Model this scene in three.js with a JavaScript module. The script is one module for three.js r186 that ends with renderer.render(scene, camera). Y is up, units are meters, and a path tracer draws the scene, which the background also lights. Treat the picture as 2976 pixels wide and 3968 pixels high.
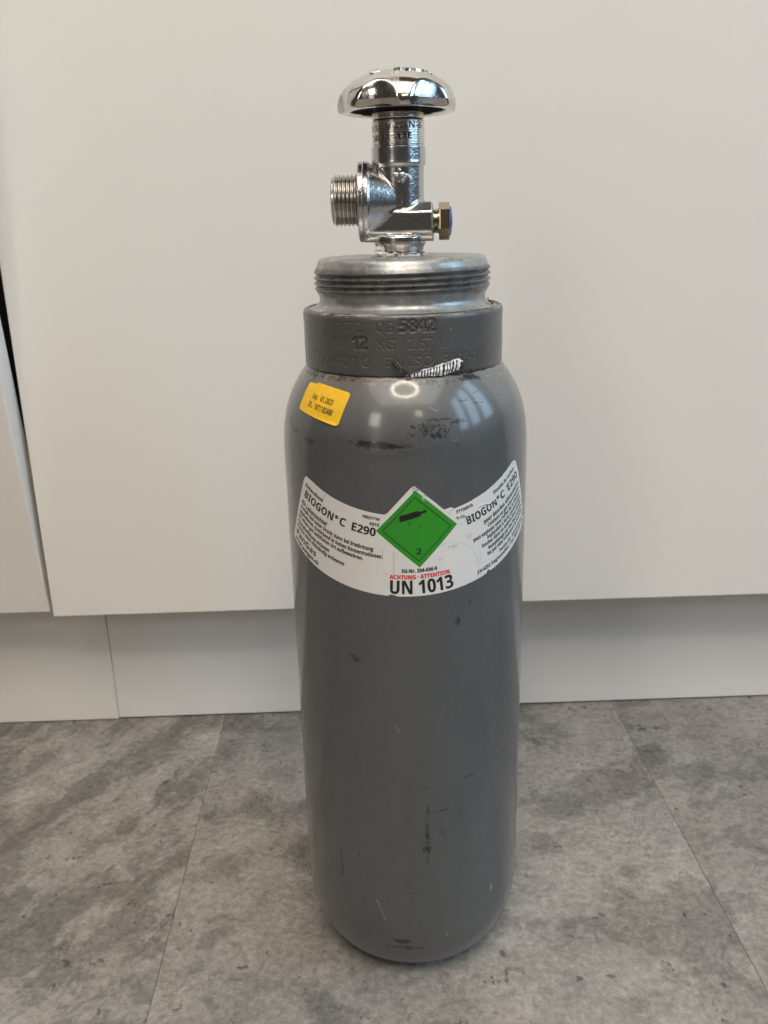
import * as THREE from 'three';
import { RoundedBoxGeometry } from 'three/addons/geometries/RoundedBoxGeometry.js';
import { MarchingCubes } from 'three/addons/objects/MarchingCubes.js';
import { ImprovedNoise } from 'three/addons/math/ImprovedNoise.js';
import { TessellateModifier } from 'three/addons/modifiers/TessellateModifier.js';
import { mergeGeometries, mergeVertices, toCreasedNormals } from 'three/addons/utils/BufferGeometryUtils.js';
import { RectAreaLightUniformsLib } from 'three/addons/lights/RectAreaLightUniformsLib.js';

// ---------------------------------------------------------------- camera, light, exposure
const scene = new THREE.Scene();
const W = 768, H = 1024;
const camera = new THREE.PerspectiveCamera(60.96, W / H, 0.02, 30);
camera.position.set(-0.02176, 0.375, 0.40308);
camera.rotation.set(-0.32171, -0.02688, -0.020655, 'YXZ');
camera.focus = 0.37;
camera.userData.fStop = camera.getFocalLength() / 1.3;
camera.updateMatrixWorld();

const renderer = new THREE.WebGLRenderer({ antialias: true });
renderer.setSize(W, H);
renderer.toneMapping = THREE.LinearToneMapping;
renderer.toneMappingExposure = 1.0;
renderer.shadowMap.enabled = true;
RectAreaLightUniformsLib.init();
scene.background = new THREE.Color().setRGB(0.055, 0.047, 0.04);     // the unlit room around, dim and warm

const numbers = new Map();
function numbered(n) { const k = numbers.get(n) ?? 0; numbers.set(n, k + 1); return k ? n + '_' + String(k).padStart(3, '0') : n; }
function areaLight(name, color, intensity, w, h, at, to) {
  const l = new THREE.RectAreaLight(new THREE.Color().setRGB(...color), intensity, w, h);
  l.name = name; l.position.set(...at); l.lookAt(...to); scene.add(l); return l;
}
areaLight('ceiling_bounce_light', [1, 0.945, 0.875], 2.25, 2.6, 2.6, [0, 2.45, 1.1], [0, 0, 1.1]);
// window to the right: panes side by side
for (const [z, w] of [[1.48, 0.44], [0.86, 0.4], [0.24, 0.4]]) areaLight(numbered('window_light'), [0.46, 0.74, 1], 5.8, w, 1.6, [2.0, 1.5, z], [0, 1.5, z]);
areaLight('glass_door_light', [1, 0.97, 0.92], 0.9, 0.34, 1.5, [-1.25, 0.95, 2.2], [0, 0.95, 0]);
// warm lamps of the room, seen as small glints on the shoulder
areaLight('left_room_light', [1, 0.93, 0.84], 7.0, 0.4, 0.6, [-1.25, 1.35, 2.0], [0, 0.3, 0]);
areaLight('spot_glint_light', [1, 0.9, 0.76], 9, 0.26, 0.26, [0.42, 1.6, 2.1], [0, 0.3, 0]);

// ---------------------------------------------------------------- helpers
const perlin = new ImprovedNoise();
function rng(seed) { let s = seed >>> 0; return () => { s = (s + 0x6D2B79F5) >>> 0; let t = Math.imul(s ^ (s >>> 15), 1 | s); t = (t + Math.imul(t ^ (t >>> 7), 61 | t)) ^ t; return ((t ^ (t >>> 14)) >>> 0) / 4294967296; }; }
const nz = (x, y, z = 0) => perlin.noise(x, y, z);
function fbm(x, y, z = 0, o = 4) { let a = 0.5, s = 0; for (let i = 0; i < o; i++) { s += a * nz(x, y, z + i * 7.3); x = x * 2.03 + 1.7; y = y * 2.03 - 2.3; a *= 0.5; } return s; }
const smooth = (a, b, x) => { const t = Math.min(1, Math.max(0, (x - a) / (b - a))); return t * t * (3 - 2 * t); };
const D = Math.PI / 180;
function tag(o, label, category, group) { o.userData.label = label; if (category) o.userData.category = category; if (group) o.userData.group = group; return o; }
function thing(name, at, label, category, group) { const g = new THREE.Group(); g.name = numbered(name); g.position.set(...at); scene.add(g); return tag(g, label, category, group); }
function part(name, geo, mat, parent, label) { const m = new THREE.Mesh(geo, mat); m.name = name; m.castShadow = m.receiveShadow = true; parent.add(m); if (label) m.userData.label = label; return m; }
function canvas(w, h) { const c = document.createElement('canvas'); c.width = w; c.height = h; return [c, c.getContext('2d')]; }
function ctex(c, srgb = true) { const t = new THREE.CanvasTexture(c); if (srgb) t.colorSpace = THREE.SRGBColorSpace; t.wrapS = t.wrapT = THREE.RepeatWrapping; t.anisotropy = 8; return t; }
function dtex(data, w, h, srgb) { const t = new THREE.DataTexture(data, w, h, THREE.RGBAFormat); if (srgb) t.colorSpace = THREE.SRGBColorSpace; t.wrapS = t.wrapT = THREE.RepeatWrapping; t.magFilter = t.minFilter = THREE.LinearFilter; t.needsUpdate = true; return t; }
function noiseTex(w, h, f) { const d = new Uint8Array(w * h * 4); for (let y = 0; y < h; y++) for (let x = 0; x < w; x++) { const v = Math.max(0, Math.min(255, f(x / w, y / h) * 255)), i = (y * w + x) * 4; d[i] = d[i + 1] = d[i + 2] = v; d[i + 3] = 255; } return dtex(d, w, h, false); }
function creased(g, a) { g.scale(1000, 1000, 1000); g = toCreasedNormals(g, a); g.scale(0.001, 0.001, 0.001); return g; }
const lerpProfile = (P) => (y) => { if (y <= P[0][1]) return P[0][0]; for (let i = 1; i < P.length; i++) if (y <= P[i][1]) { const t = (y - P[i - 1][1]) / (P[i][1] - P[i - 1][1]); return P[i - 1][0] + t * (P[i][0] - P[i - 1][0]); } return P[P.length - 1][0]; };
// lathe whose seam lies at the back, uv = (angle, height / hMax)
function lathe(P, seg = 160, y0 = 0, y1 = 1, crease = 0) {
  let g = new THREE.LatheGeometry(P.map((p) => new THREE.Vector2(p[0], p[1])), seg, Math.PI, Math.PI * 2);
  if (crease) g = creased(g, crease);
  const p = g.attributes.position, uv = g.attributes.uv;
  for (let i = 0; i < p.count; i++) uv.setY(i, (p.getY(i) - y0) / (y1 - y0));
  return g;
}
function curveProfile(P, n, tension = 0.5) {
  const c = new THREE.CatmullRomCurve3(P.map((p) => new THREE.Vector3(p[0], p[1], 0)), false, 'centripetal', tension);
  return c.getPoints(n).map((v) => [Math.max(0, v.x), v.y]);
}

// ---------------------------------------------------------------- floor of large vinyl tiles
const TILE = 0.3135, TLEN = 0.627, X0 = -0.1363;
function rough(x, y, z, o, k = 0.62) { let a = 1, v = 0; for (let i = 0; i < o; i++) { v += a * nz(x, y, z + i * 5.1); x = x * 2.07 + 3.1; y = y * 2.07 + 1.3; a *= k; } return v * 0.5; }
function tileTexture(kind, seed, w = 832, h = 1664) {
  const col = new Uint8Array(w * h * 4), r = rng(seed), ox = r() * 50, oy = r() * 50;
  for (let j = 0; j < h; j++) for (let i = 0; i < w; i++) {
    const x = i / w * TILE, y = j / h * TLEN;                 // metres, y towards the camera
    const wx = x + 0.008 * nz(x * 40 + ox, y * 40 + oy, 3), wy = y + 0.008 * nz(x * 40 + ox, y * 40 + oy, 9);
    const big = rough(wx * 5 + ox, wy * 5 + oy, 1, 4, 0.5);
    const a = (wx * 0.8 - wy * 1.25) * 0.67, b = (wx * 1.25 + wy * 0.8) * 0.67;
    const st = rough(a * 11 + ox, b * 30 + oy, 5, 7, 0.7);                        // streaks running away to the right
    const sp = rough(wx * 48 + ox, wy * 60 + oy, 12, 6, 0.7), grain = rough(x * 260, y * 260, 2, 3, 0.85);
    let t = 0.56 + (kind ? 0.42 : 0.30) * big;
    if (kind === 0) {
      t += 0.13 * smooth(-0.09, 0.07, st + 0.5 * sp + 0.6 * big) - 0.09;
      t -= 0.15 * smooth(0.14, 0.28, -st + 0.45 * sp + 0.5 * big);
      t += 0.09 * smooth(0.22, 0.27, st + 0.2 * sp);
      t += 0.22 * sp;
    } else {
      t += 0.07 * smooth(-0.05, 0.1, st + 0.3 * sp) - 0.02;
      t -= 0.20 * smooth(0.16, 0.34, sp + 0.5 * rough(wx * 7 + oy, wy * 7, 33, 3, 0.5) + 0.06);
      t -= 0.22 * smooth(0.0, 0.26, rough(wx * 10 + oy, wy * 13 + ox, 45, 5, 0.66));
      t += 0.24 * sp + 0.05 * smooth(0.1, 0.2, rough(wx * 26 + oy, wy * 26 + ox, 17, 5, 0.65));
    }
    const speck = smooth(0.36, 0.5, rough(x * 150 + ox, y * 120 + oy, 30, 3, 0.6) + 0.35 * nz(x * 40, y * 40 + ox, 31));
    t += 0.28 * grain - 0.42 * speck + (kind === 2 ? -0.05 : kind === 0 ? -0.05 : 0.02);
    t = Math.max(0, Math.min(1, t));
    const k = (j * w + i) * 4, L = 78 + 106 * t, warm = 1 + 0.014 * nz(x * 14 + oy, y * 14, 40);
    col[k] = Math.min(255, L * 1.02 * warm); col[k + 1] = L * 0.985; col[k + 2] = L * 0.94 / warm; col[k + 3] = 255;
  }
  return dtex(col, w, h, true);
}
const floor = new THREE.Group(); floor.name = 'floor'; floor.userData.kind = 'structure'; scene.add(floor);
{
  const under = new THREE.BoxGeometry(3.2, 0.02, 3.2); under.translate(0, -0.0135, 1.1);
  part('subfloor', under, new THREE.MeshStandardMaterial({ color: new THREE.Color().setRGB(0.02, 0.02, 0.021), roughness: 0.9 }), floor);
  const bumpT = noiseTex(512, 512, (u, v) => 0.5 + 0.5 * fbm(u * 60, v * 60, 2, 4)); bumpT.repeat.set(1, 2);
  const mats = [[0, 11], [1, 22], [2, 37]].map(([k, s]) => { const m = new THREE.MeshPhysicalMaterial({ map: tileTexture(k, s), roughness: 0.52, bumpMap: bumpT, bumpScale: 0.00022, specularIntensity: 0.6 }); return m; });
  const geo = new RoundedBoxGeometry(TILE - 0.00018, 0.0035, TLEN - 0.00018, 2, 0.0002);
  const p = geo.attributes.position, uv = geo.attributes.uv;
  for (let i = 0; i < p.count; i++) uv.setXY(i, p.getX(i) / TILE + 0.5, p.getZ(i) / TLEN + 0.5);
  const r = rng(5);
  for (let c = -3; c <= 3; c++) for (let k = 0; k < 4; k++) {
    const off = (c & 1) ? -0.02 : 0.12;
    const m = part(numbered('tile'), geo, mats[((c + 4) % 3 + 3) % 3 === 0 ? 1 : ((c + 4) % 3)], floor);
    if (c === -1) m.material = mats[0]; if (c === 0) m.material = mats[1]; if (c === 1) m.material = mats[2];
    m.position.set(X0 + TILE * (c + 0.5), -0.00175 + (r() - 0.5) * 0.0003, -0.34 + TLEN * (k + 0.5) - off);
    if (k % 2) m.rotation.y = Math.PI;
  }
}

// ---------------------------------------------------------------- white kitchen cabinets
const whiteBump = noiseTex(512, 512, (u, v) => 0.5 + 0.35 * fbm(u * 24, v * 24, 1, 3));
const cabinetWhite = new THREE.MeshPhysicalMaterial({ color: new THREE.Color().setRGB(0.84, 0.80, 0.75), roughness: 0.42, bumpMap: whiteBump, bumpScale: 0.00012, specularIntensity: 0.7 });
const plinthWhite = new THREE.MeshPhysicalMaterial({ color: new THREE.Color().setRGB(0.83, 0.805, 0.77), roughness: 0.3, specularIntensity: 0.8 });
const interiorDark = new THREE.MeshStandardMaterial({ color: new THREE.Color().setRGB(0.012, 0.012, 0.012), roughness: 0.85 });
const carcassMat = new THREE.MeshStandardMaterial({ color: new THREE.Color().setRGB(0.5, 0.49, 0.47), roughness: 0.6 });
const ZD = -0.170, ZP = -0.215;
{
  const cab = thing('kitchen_cabinet', [0.356, 0.112, ZD], 'wide plain white kitchen cabinet standing right behind the grey gas cylinder', 'cabinet');
  const door = new RoundedBoxGeometry(1.2, 0.75, 0.019, 4, 0.0012); door.translate(0, 0.375, -0.0095);
  part('front_panel', door, cabinetWhite, cab);
  const car = new THREE.BoxGeometry(1.197, 0.735, 0.5); car.translate(0, 0.3755, -0.273);
  part('carcass', car, carcassMat, cab);

  const left = thing('kitchen_cabinet', [-0.247, 0.1141, ZD - 0.0037], 'white appliance cabinet at the left edge with its front panel tilted open at the top', 'cabinet');
  const lp = new RoundedBoxGeometry(0.597, 0.72, 0.02, 4, 0.0012); lp.translate(-0.2985, 0.36, -0.01);
  const pivot = part('front_panel', lp, cabinetWhite, left); pivot.rotation.x = 7.3 * D;
  const body = new THREE.BoxGeometry(0.596, 0.735, 0.48); body.translate(-0.2985, 0.3725, -0.285);
  part('appliance_body', body, interiorDark, left);

  const pr = new RoundedBoxGeometry(1.20, 0.147, 0.016, 3, 0.0008); pr.translate(0.6, 0.0735, -0.008);
  const a = part('plinth_board', pr, plinthWhite, scene); a.name = numbered('plinth_board'); a.position.set(-0.2213, 0.0012, ZP);
  tag(a, 'long white plinth board under the wide cabinet behind the cylinder', 'plinth');
  const pl = new RoundedBoxGeometry(0.62, 0.147, 0.016, 3, 0.0008); pl.translate(-0.31, 0.0735, -0.008);
  const b = part('plinth_board', pl, plinthWhite, scene); b.name = numbered('plinth_board'); b.position.set(-0.22155, 0.0004, ZP + 0.0004);
  tag(b, 'white plinth board at the left edge, left of the vertical seam', 'plinth');
}

// ---------------------------------------------------------------- gas cylinder
const cyl = thing('gas_cylinder', [0.0012, 0, 0], 'grey painted steel gas cylinder with chrome valve and white hazard label on tiled floor', 'gas cylinder');
cyl.rotation.z = 0.3 * D;

// body of the bottle
const BP = curveProfile([[0.0, 0.0035], [0.018, 0.0022], [0.0275, 0.0003], [0.0305, 0.0], [0.0340, 0.0004], [0.0396, 0.0023], [0.0453, 0.0060], [0.0500, 0.0110], [0.0535, 0.0176], [0.0557, 0.0250], [0.0569, 0.0345], [0.0573, 0.05]], 60)
  .concat(Array.from({ length: 30 }, (_, i) => [0.0573, 0.05 + (i + 1) * 0.0068]))
  .concat(Array.from({ length: 50 }, (_, i) => { const y = 0.2552 + 0.0598 * (i + 1) / 50, t = Math.max(0, y - 0.266); return [0.0573 - 0.0124 * Math.pow(t / 0.0476, 3.3), y]; }));
const bodyR = lerpProfile(BP.filter((p, i) => i > 30));
const BH = 0.315;
function bodyTextures() {
  const w = 2048, h = 2048, [c, g] = canvas(w, h), r = rng(77), X = (deg) => w * (0.5 + deg / 360), Y = (mm) => h * (1 - mm / 1000 / BH);
  const mmx = w / 360, mmy = h / (BH * 1000);                                     // 1 mm on the wall
  const img = g.createImageData(w, h);
  for (let j = 0; j < h; j++) for (let i = 0; i < w; i++) {
    const a = i / w * Math.PI * 2, y = 1 - j / h, s = Math.sin(a) * 2.2, q = Math.cos(a) * 2.2;
    let L = 82 + 6 * fbm(s * 2, y * 9, q * 2, 3) + 4 * fbm(s * 14, y * 60, q * 14, 2);
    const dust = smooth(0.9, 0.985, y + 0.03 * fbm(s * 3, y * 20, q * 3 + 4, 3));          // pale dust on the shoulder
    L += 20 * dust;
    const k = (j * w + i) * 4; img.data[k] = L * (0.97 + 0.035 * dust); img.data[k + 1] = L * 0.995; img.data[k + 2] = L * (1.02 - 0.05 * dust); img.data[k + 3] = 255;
  }
  g.putImageData(img, 0, 0);
  const blot = (deg, mm, sx, sy, col, al, n = 7, rot = 0) => { g.save(); g.translate(X(deg), Y(mm)); g.rotate(rot); g.fillStyle = col; for (let i = 0; i < n; i++) { g.globalAlpha = al * (0.4 + 0.6 * r()); g.beginPath(); const ex = (r() - 0.5) * sx * 1.1, ey = (r() - 0.5) * sy * 1.1, k = 0.2 + 0.5 * r(); for (let t = 0; t < 9; t++) { const q = t / 9 * 6.283, m = 0.6 + 0.7 * r(); g.lineTo((ex + Math.cos(q) * sx * 0.5 * k * m) * mmx, (ey + Math.sin(q) * sy * 0.5 * k * m) * mmy); } g.closePath(); g.fill(); } g.restore(); };
  const line = (p, col, wd, al, broken = 0) => { g.strokeStyle = col; g.lineCap = 'round'; for (let i = 1; i < p.length; i++) { const n = 14; for (let k = 0; k < n; k++) { if (r() < broken) continue; g.globalAlpha = al * (0.5 + 0.5 * r()); g.lineWidth = wd * mmx * (0.5 + r()); g.beginPath(); const f = (t) => [X(p[i - 1][0] + (p[i][0] - p[i - 1][0]) * t) + (r() - 0.5) * 1.5, Y(p[i - 1][1] + (p[i][1] - p[i - 1][1]) * t) + (r() - 0.5) * 1.5]; g.moveTo(...f(k / n)); g.lineTo(...f((k + 1) / n)); g.stroke(); } } };
  const K = '#17161a', DK = '#2c2b2b', LT = '#9a9b98';
  const specks = (deg, mm, sx, sy, n, size, col, al, bias = 1) => { g.fillStyle = col; const gs = () => (r() + r() + r() - 1.5) / 1.5; for (let i = 0; i < n; i++) { const cx = X(deg) + gs() * sx * mmx * 0.7, cy = Y(mm) + gs() * sy * mmy * 0.7, k = size * (0.35 + 1.15 * Math.pow(r(), 2)); g.globalAlpha = al * (0.35 + 0.65 * r()); g.beginPath(); const ang = r() * 3; for (let t = 0; t < 9; t++) { const q = t / 9 * 6.283, m = 0.45 + 0.9 * r(); g.lineTo(cx + Math.cos(q) * k * m * mmx * bias, cy + Math.sin(q + 0.3 * ang) * k * m * mmy); } g.fill(); } };
  // soft grime bands on the shoulder
  for (let i = 0; i < 130; i++) { const d = -75 + 150 * r(); blot(d, 288 + 9 * (r() - 0.5) + 2 * Math.sin(d * 0.1), 7 + 10 * r(), 1.2 + 2.4 * r(), '#3d3b38', 0.10, 3); }
  specks(-14, 287.8, 22, 2.4, 150, 0.8, DK, 0.45, 1.5); specks(-20, 288.4, 8, 2, 50, 0.7, K, 0.5, 1.4); specks(-7, 287.3, 6, 1.4, 34, 0.6, K, 0.55, 1.6);
  specks(9, 293.2, 15, 6, 60, 0.6, K, 0.9, 0.8); specks(6, 295.2, 12, 2.0, 50, 0.5, DK, 0.7, 1.5); specks(11, 291.2, 7, 2, 18, 0.7, K, 0.9, 0.9); specks(2, 292.6, 10, 4, 24, 0.35, K, 0.85);
  specks(21.6, 296.2, 6, 1.8, 34, 0.6, K, 0.9, 1.2); specks(17.5, 295.2, 1.2, 2.4, 9, 0.45, K, 0.8, 0.6); specks(14.4, 294.6, 1.0, 2.2, 7, 0.4, K, 0.8, 0.6); specks(12, 297.6, 16, 0.8, 30, 0.45, DK, 0.6, 2.2); specks(4, 301, 8, 6, 40, 0.3, DK, 0.35);
  blot(25.5, 301, 3.6, 2.4, '#5d5b58', 0.5, 10); line([[23, 303.8], [28.5, 303.9]], K, 0.5, 0.7, 0.2); line([[30.5, 302.4], [36.5, 302]], K, 0.55, 0.7, 0.2); line([[32, 306], [35.5, 306.6]], DK, 0.4, 0.6, 0.2);
  specks(-62, 289, 10, 3, 60, 0.6, K, 0.6, 1.3); specks(-69, 292, 5, 5, 36, 0.6, K, 0.6); specks(-50, 286.5, 8, 2.4, 40, 0.6, DK, 0.5, 1.3);
  blot(19.6, 289.2, 3, 1.2, LT, 0.5, 5); blot(19.4, 286.4, 1.1, 1.1, K, 0.7, 4);
  for (let i = 0; i < 140; i++) blot(-80 + 160 * r(), 250 + 62 * Math.pow(r(), 0.7), 0.4 + 0.9 * r(), 0.3 + 0.6 * r(), r() < 0.8 ? DK : LT, 0.5, 1);
  line([[8, 302.5], [12, 300.8]], LT, 0.35, 0.6); line([[44, 305], [50, 303]], DK, 0.3, 0.6, 0.2); line([[48, 309], [56, 307.2]], DK, 0.3, 0.5, 0.3);
  // rust and dirt where the collar sits
  for (let i = 0; i < 260; i++) { const d = -85 + 170 * r(); blot(d, 311.0 + 3.2 * r(), 1.5 + 4.5 * r(), 0.5 + 1.0 * r(), ['#75695b', '#8f867a', '#5b4b3a', '#3a332d', '#a09a90'][Math.floor(r() * 5)], 0.5, 2); }
  for (let i = 0; i < 60; i++) blot(-48 + 30 * r(), 312.0 + 1.6 * r(), 1.6 + 3 * r(), 0.6 + 0.8 * r(), r() < 0.5 ? '#6b4320' : '#452d18', 0.85, 2);
  for (let i = 0; i < 40; i++) blot(-24 + 30 * r(), 312.0 + 1.2 * r(), 0.8 + 1.4 * r(), 0.4 + 0.4 * r(), '#5a4024', 0.6, 2);
  blot(46, 310.6, 2.2, 0.9, '#3e3a34', 0.9, 4); for (let i = 0; i < 26; i++) blot(20 + 14 * r(), 309 + 3 * r(), 0.8 + 1.2 * r(), 0.4, K, 0.6, 2);
  for (let k = 0; k < 3; k++) line(Array.from({ length: 46 }, (_, i) => [-92 + i * 4, 313.9 + 0.35 * Math.sin(i * 2.3) + 0.25 * k]), K, 0.55, 0.95, 0.2);
  specks(-66, 312.6, 22, 1.6, 70, 0.8, K, 0.8, 1.3); specks(34, 312.0, 14, 1.2, 40, 0.7, K, 0.8, 1.6); specks(10, 311.6, 40, 2.4, 50, 0.5, '#3a3430', 0.7, 1.5);
  // marks on the wall
  blot(-28.4, 188.6, 5, 2.0, '#1d1a19', 0.8, 9, 0.3); blot(-26, 188, 4, 1.6, DK, 0.3, 5, 0.3);
  blot(19.4, 206.6, 2.2, 4.0, K, 0.5, 12); blot(19.3, 208.6, 1.4, 0.8, K, 0.8, 5);
  for (let i = 0; i < 12; i++) line([[14 + 24 * r(), 222 - 4 * r()], [14 + 24 * r(), 212 - 6 * r()]], DK, 0.5, 0.12, 0.5);
  blot(25.6, 216.3, 1.6, 4, DK, 0.5, 5);
  line([[23.5, 123.6], [32, 125.6], [41, 127.8], [46.5, 128.4], [53, 129.4]], K, 0.42, 0.75, 0.42); blot(49, 128.6, 3.4, 1.1, K, 0.7, 7); line([[23.5, 123.8], [28.5, 124.8]], K, 0.6, 0.7, 0.1);
  line([[46, 136], [51, 141]], DK, 0.45, 0.6, 0.2); line([[12, 146], [30, 147.6], [50, 152]], DK, 0.4, 0.16, 0.3);
  blot(-9.1, 154.6, 1.4, 4, '#8a8a80', 0.5, 6, -0.4); blot(16, 137, 0.8, 0.5, K, 0.8, 2); blot(33, 118, 0.9, 0.8, '#22252c', 0.8, 3); blot(56, 136, 0.7, 0.5, K, 0.9, 2);
  line([[-46, 170], [-45.6, 158]], '#4a2f2f', 0.25, 0.5, 0.2); blot(-50, 190, 0.6, 2.2, '#a09a90', 0.6, 3);
  line([[2, 122.5], [5.5, 122]], K, 0.35, 0.5, 0.3); line([[0, 122], [12, 123.4]], DK, 0.4, 0.2, 0.5);
  // vertical smear and its crossbar low on the wall
  for (let i = 0; i < 60; i++) { const t = r(); blot(4.4 + (r() - 0.5) * 1.4, 113 - 36 * t, 0.9 + 1.1 * r(), 1.5 + 3 * r(), K, 0.28 * (1 - 0.5 * t), 2); }
  specks(4.2, 87.4, 3.4, 3.2, 44, 0.7, K, 0.6); specks(4.4, 96, 1.3, 24, 90, 0.5, K, 0.5, 0.6); specks(4.0, 100, 5, 26, 60, 0.35, DK, 0.4, 0.6); specks(4.5, 95.5, 1.4, 4, 22, 0.6, K, 0.5); specks(4.6, 110, 1.4, 4.5, 20, 0.5, K, 0.5);
  line([[-1, 108.2], [15, 108.8]], DK, 0.5, 0.5, 0.45); line([[9, 108.4], [14.4, 109]], K, 0.6, 0.6, 0.2); blot(20.5, 105.5, 1, 2.4, DK, 0.6, 5); blot(30, 101, 0.7, 2, DK, 0.6, 4); blot(26.5, 99.6, 1.8, 0.7, K, 0.5, 4); blot(-15, 104, 1, 2.4, DK, 0.4, 4); blot(12, 95, 1.6, 4, DK, 0.35, 6);
  line([[-42, 81], [-41.2, 73], [-40.6, 62.6]], K, 0.75, 0.6, 0.12); blot(-31, 81, 1.4, 2.8, DK, 0.5, 5); blot(64.5, 58.4, 3.4, 5, K, 0.8, 12); blot(46, 69, 0.8, 1.8, DK, 0.6, 3); line([[50, 57.6], [52, 58.4]], LT, 0.35, 0.7);
  line([[-21.2, 55.3], [-19.4, 50.5], [-17.3, 44.2]], '#96968f', 0.45, 0.75); line([[41.6, 52.2], [41.2, 48.4]], '#a5abb2', 0.7, 0.75);
  line([[-11, 65.6], [-8, 62.8], [-0.3, 61.2]], K, 0.4, 0.6, 0.3); blot(-10.8, 65.6, 0.9, 0.7, K, 0.9, 3); blot(-0.5, 61.4, 1.3, 0.7, K, 0.7, 3);
  blot(-27.7, 53.8, 1.3, 2.2, K, 0.6, 5); blot(36, 43.5, 1.3, 0.8, K, 0.9, 3); blot(14.5, 49, 1, 2, DK, 0.5, 3); blot(15, 33, 3, 2, LT, 0.35, 6);
  for (let i = 0; i < 60; i++) blot(-16 + 60 * r(), 24 + 7 * r(), 1.2 + 3 * r(), 0.6 + 1 * r(), '#33352f', 0.25, 2);
  specks(-8.6, 31.2, 8, 2.4, 60, 0.9, '#1c1d18', 0.7, 1.5); specks(-6, 26.6, 20, 2.2, 70, 0.8, '#25261f', 0.45, 2); blot(-16, 28.6, 1.6, 1.4, K, 0.5, 4); blot(29.8, 26, 3.6, 1.6, '#25241d', 0.85, 9); blot(20, 27, 4, 1, DK, 0.5, 6); blot(9.5, 22.4, 0.8, 0.7, K, 0.9, 2); blot(-2, 26.4, 7, 1.6, DK, 0.3, 8);
  for (let i = 0; i < 150; i++) { const d = -85 + 170 * r(), m = 35 + 180 * r(); blot(d, m, 0.3 + 0.6 * r(), 0.3 + 0.9 * r(), r() < 0.7 ? DK : LT, 0.35, 1); }
  for (let i = 0; i < 54; i++) { const d = -80 + 160 * r(), m = 35 + 180 * r(), a = r() * 6.3, l = 1 + 5 * r(); line([[d, m], [d + Math.cos(a) * l, m + Math.sin(a) * l]], r() < 0.5 ? LT : DK, 0.16, 0.3, 0.2); }
  g.globalAlpha = 1;
  const bump = noiseTex(1024, 1024, (u, v) => { const a = u * Math.PI * 2, s = Math.sin(a), q = Math.cos(a); return 0.5 + 0.30 * fbm(s * 3, v * 6, q * 3, 2) + 0.2 * fbm(s * 45, v * 120, q * 45, 2); });
  return { map: ctex(c), bump };
}
const bt = bodyTextures();
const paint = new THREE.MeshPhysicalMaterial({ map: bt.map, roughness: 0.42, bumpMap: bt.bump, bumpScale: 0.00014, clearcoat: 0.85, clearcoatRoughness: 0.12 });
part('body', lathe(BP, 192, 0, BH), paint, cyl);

// threaded neck ring of bare zinc-grey steel
const metalMottle = noiseTex(512, 256, (u, v) => { const a = u * Math.PI * 2; return 0.62 + 0.5 * fbm(Math.sin(a) * 7, v * 4, Math.cos(a) * 7, 4); });
const neckBump = noiseTex(1024, 256, (u, v) => { const a = u * Math.PI * 2; return 0.5 + 0.4 * fbm(Math.sin(a) * 22, v * 12, Math.cos(a) * 22, 3) + 0.2 * nz(Math.sin(a) * 4, v * 120, Math.cos(a) * 4); });
function neckMap() {
  const w = 1024, h = 256, d = new Uint8Array(w * h * 4);
  for (let j = 0; j < h; j++) for (let i = 0; i < w; i++) {
    const a = i / w * Math.PI * 2, y = j / h, s = Math.sin(a), q = Math.cos(a), n = fbm(s * 8, y * 5, q * 8, 4), thread = smooth(0.30, 0.38, y) * (1 - smooth(0.76, 0.82, y));
    let L = 160 + 36 * n - 50 * thread; const brown = 0.5 * smooth(0.26, 0.4, fbm(s * 11 + 3, y * 7, q * 11, 4));
    const k = (j * w + i) * 4; d[k] = L - 22 * brown; d[k + 1] = L - 34 * brown; d[k + 2] = L * 0.99 - 52 * brown; d[k + 3] = 255;
  }
  return dtex(d, w, h, true);
}
const zinc = new THREE.MeshPhysicalMaterial({ map: neckMap(), metalness: 0.55, roughness: 0.5, roughnessMap: metalMottle, bumpMap: neckBump, bumpScale: 0.00008 });
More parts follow.
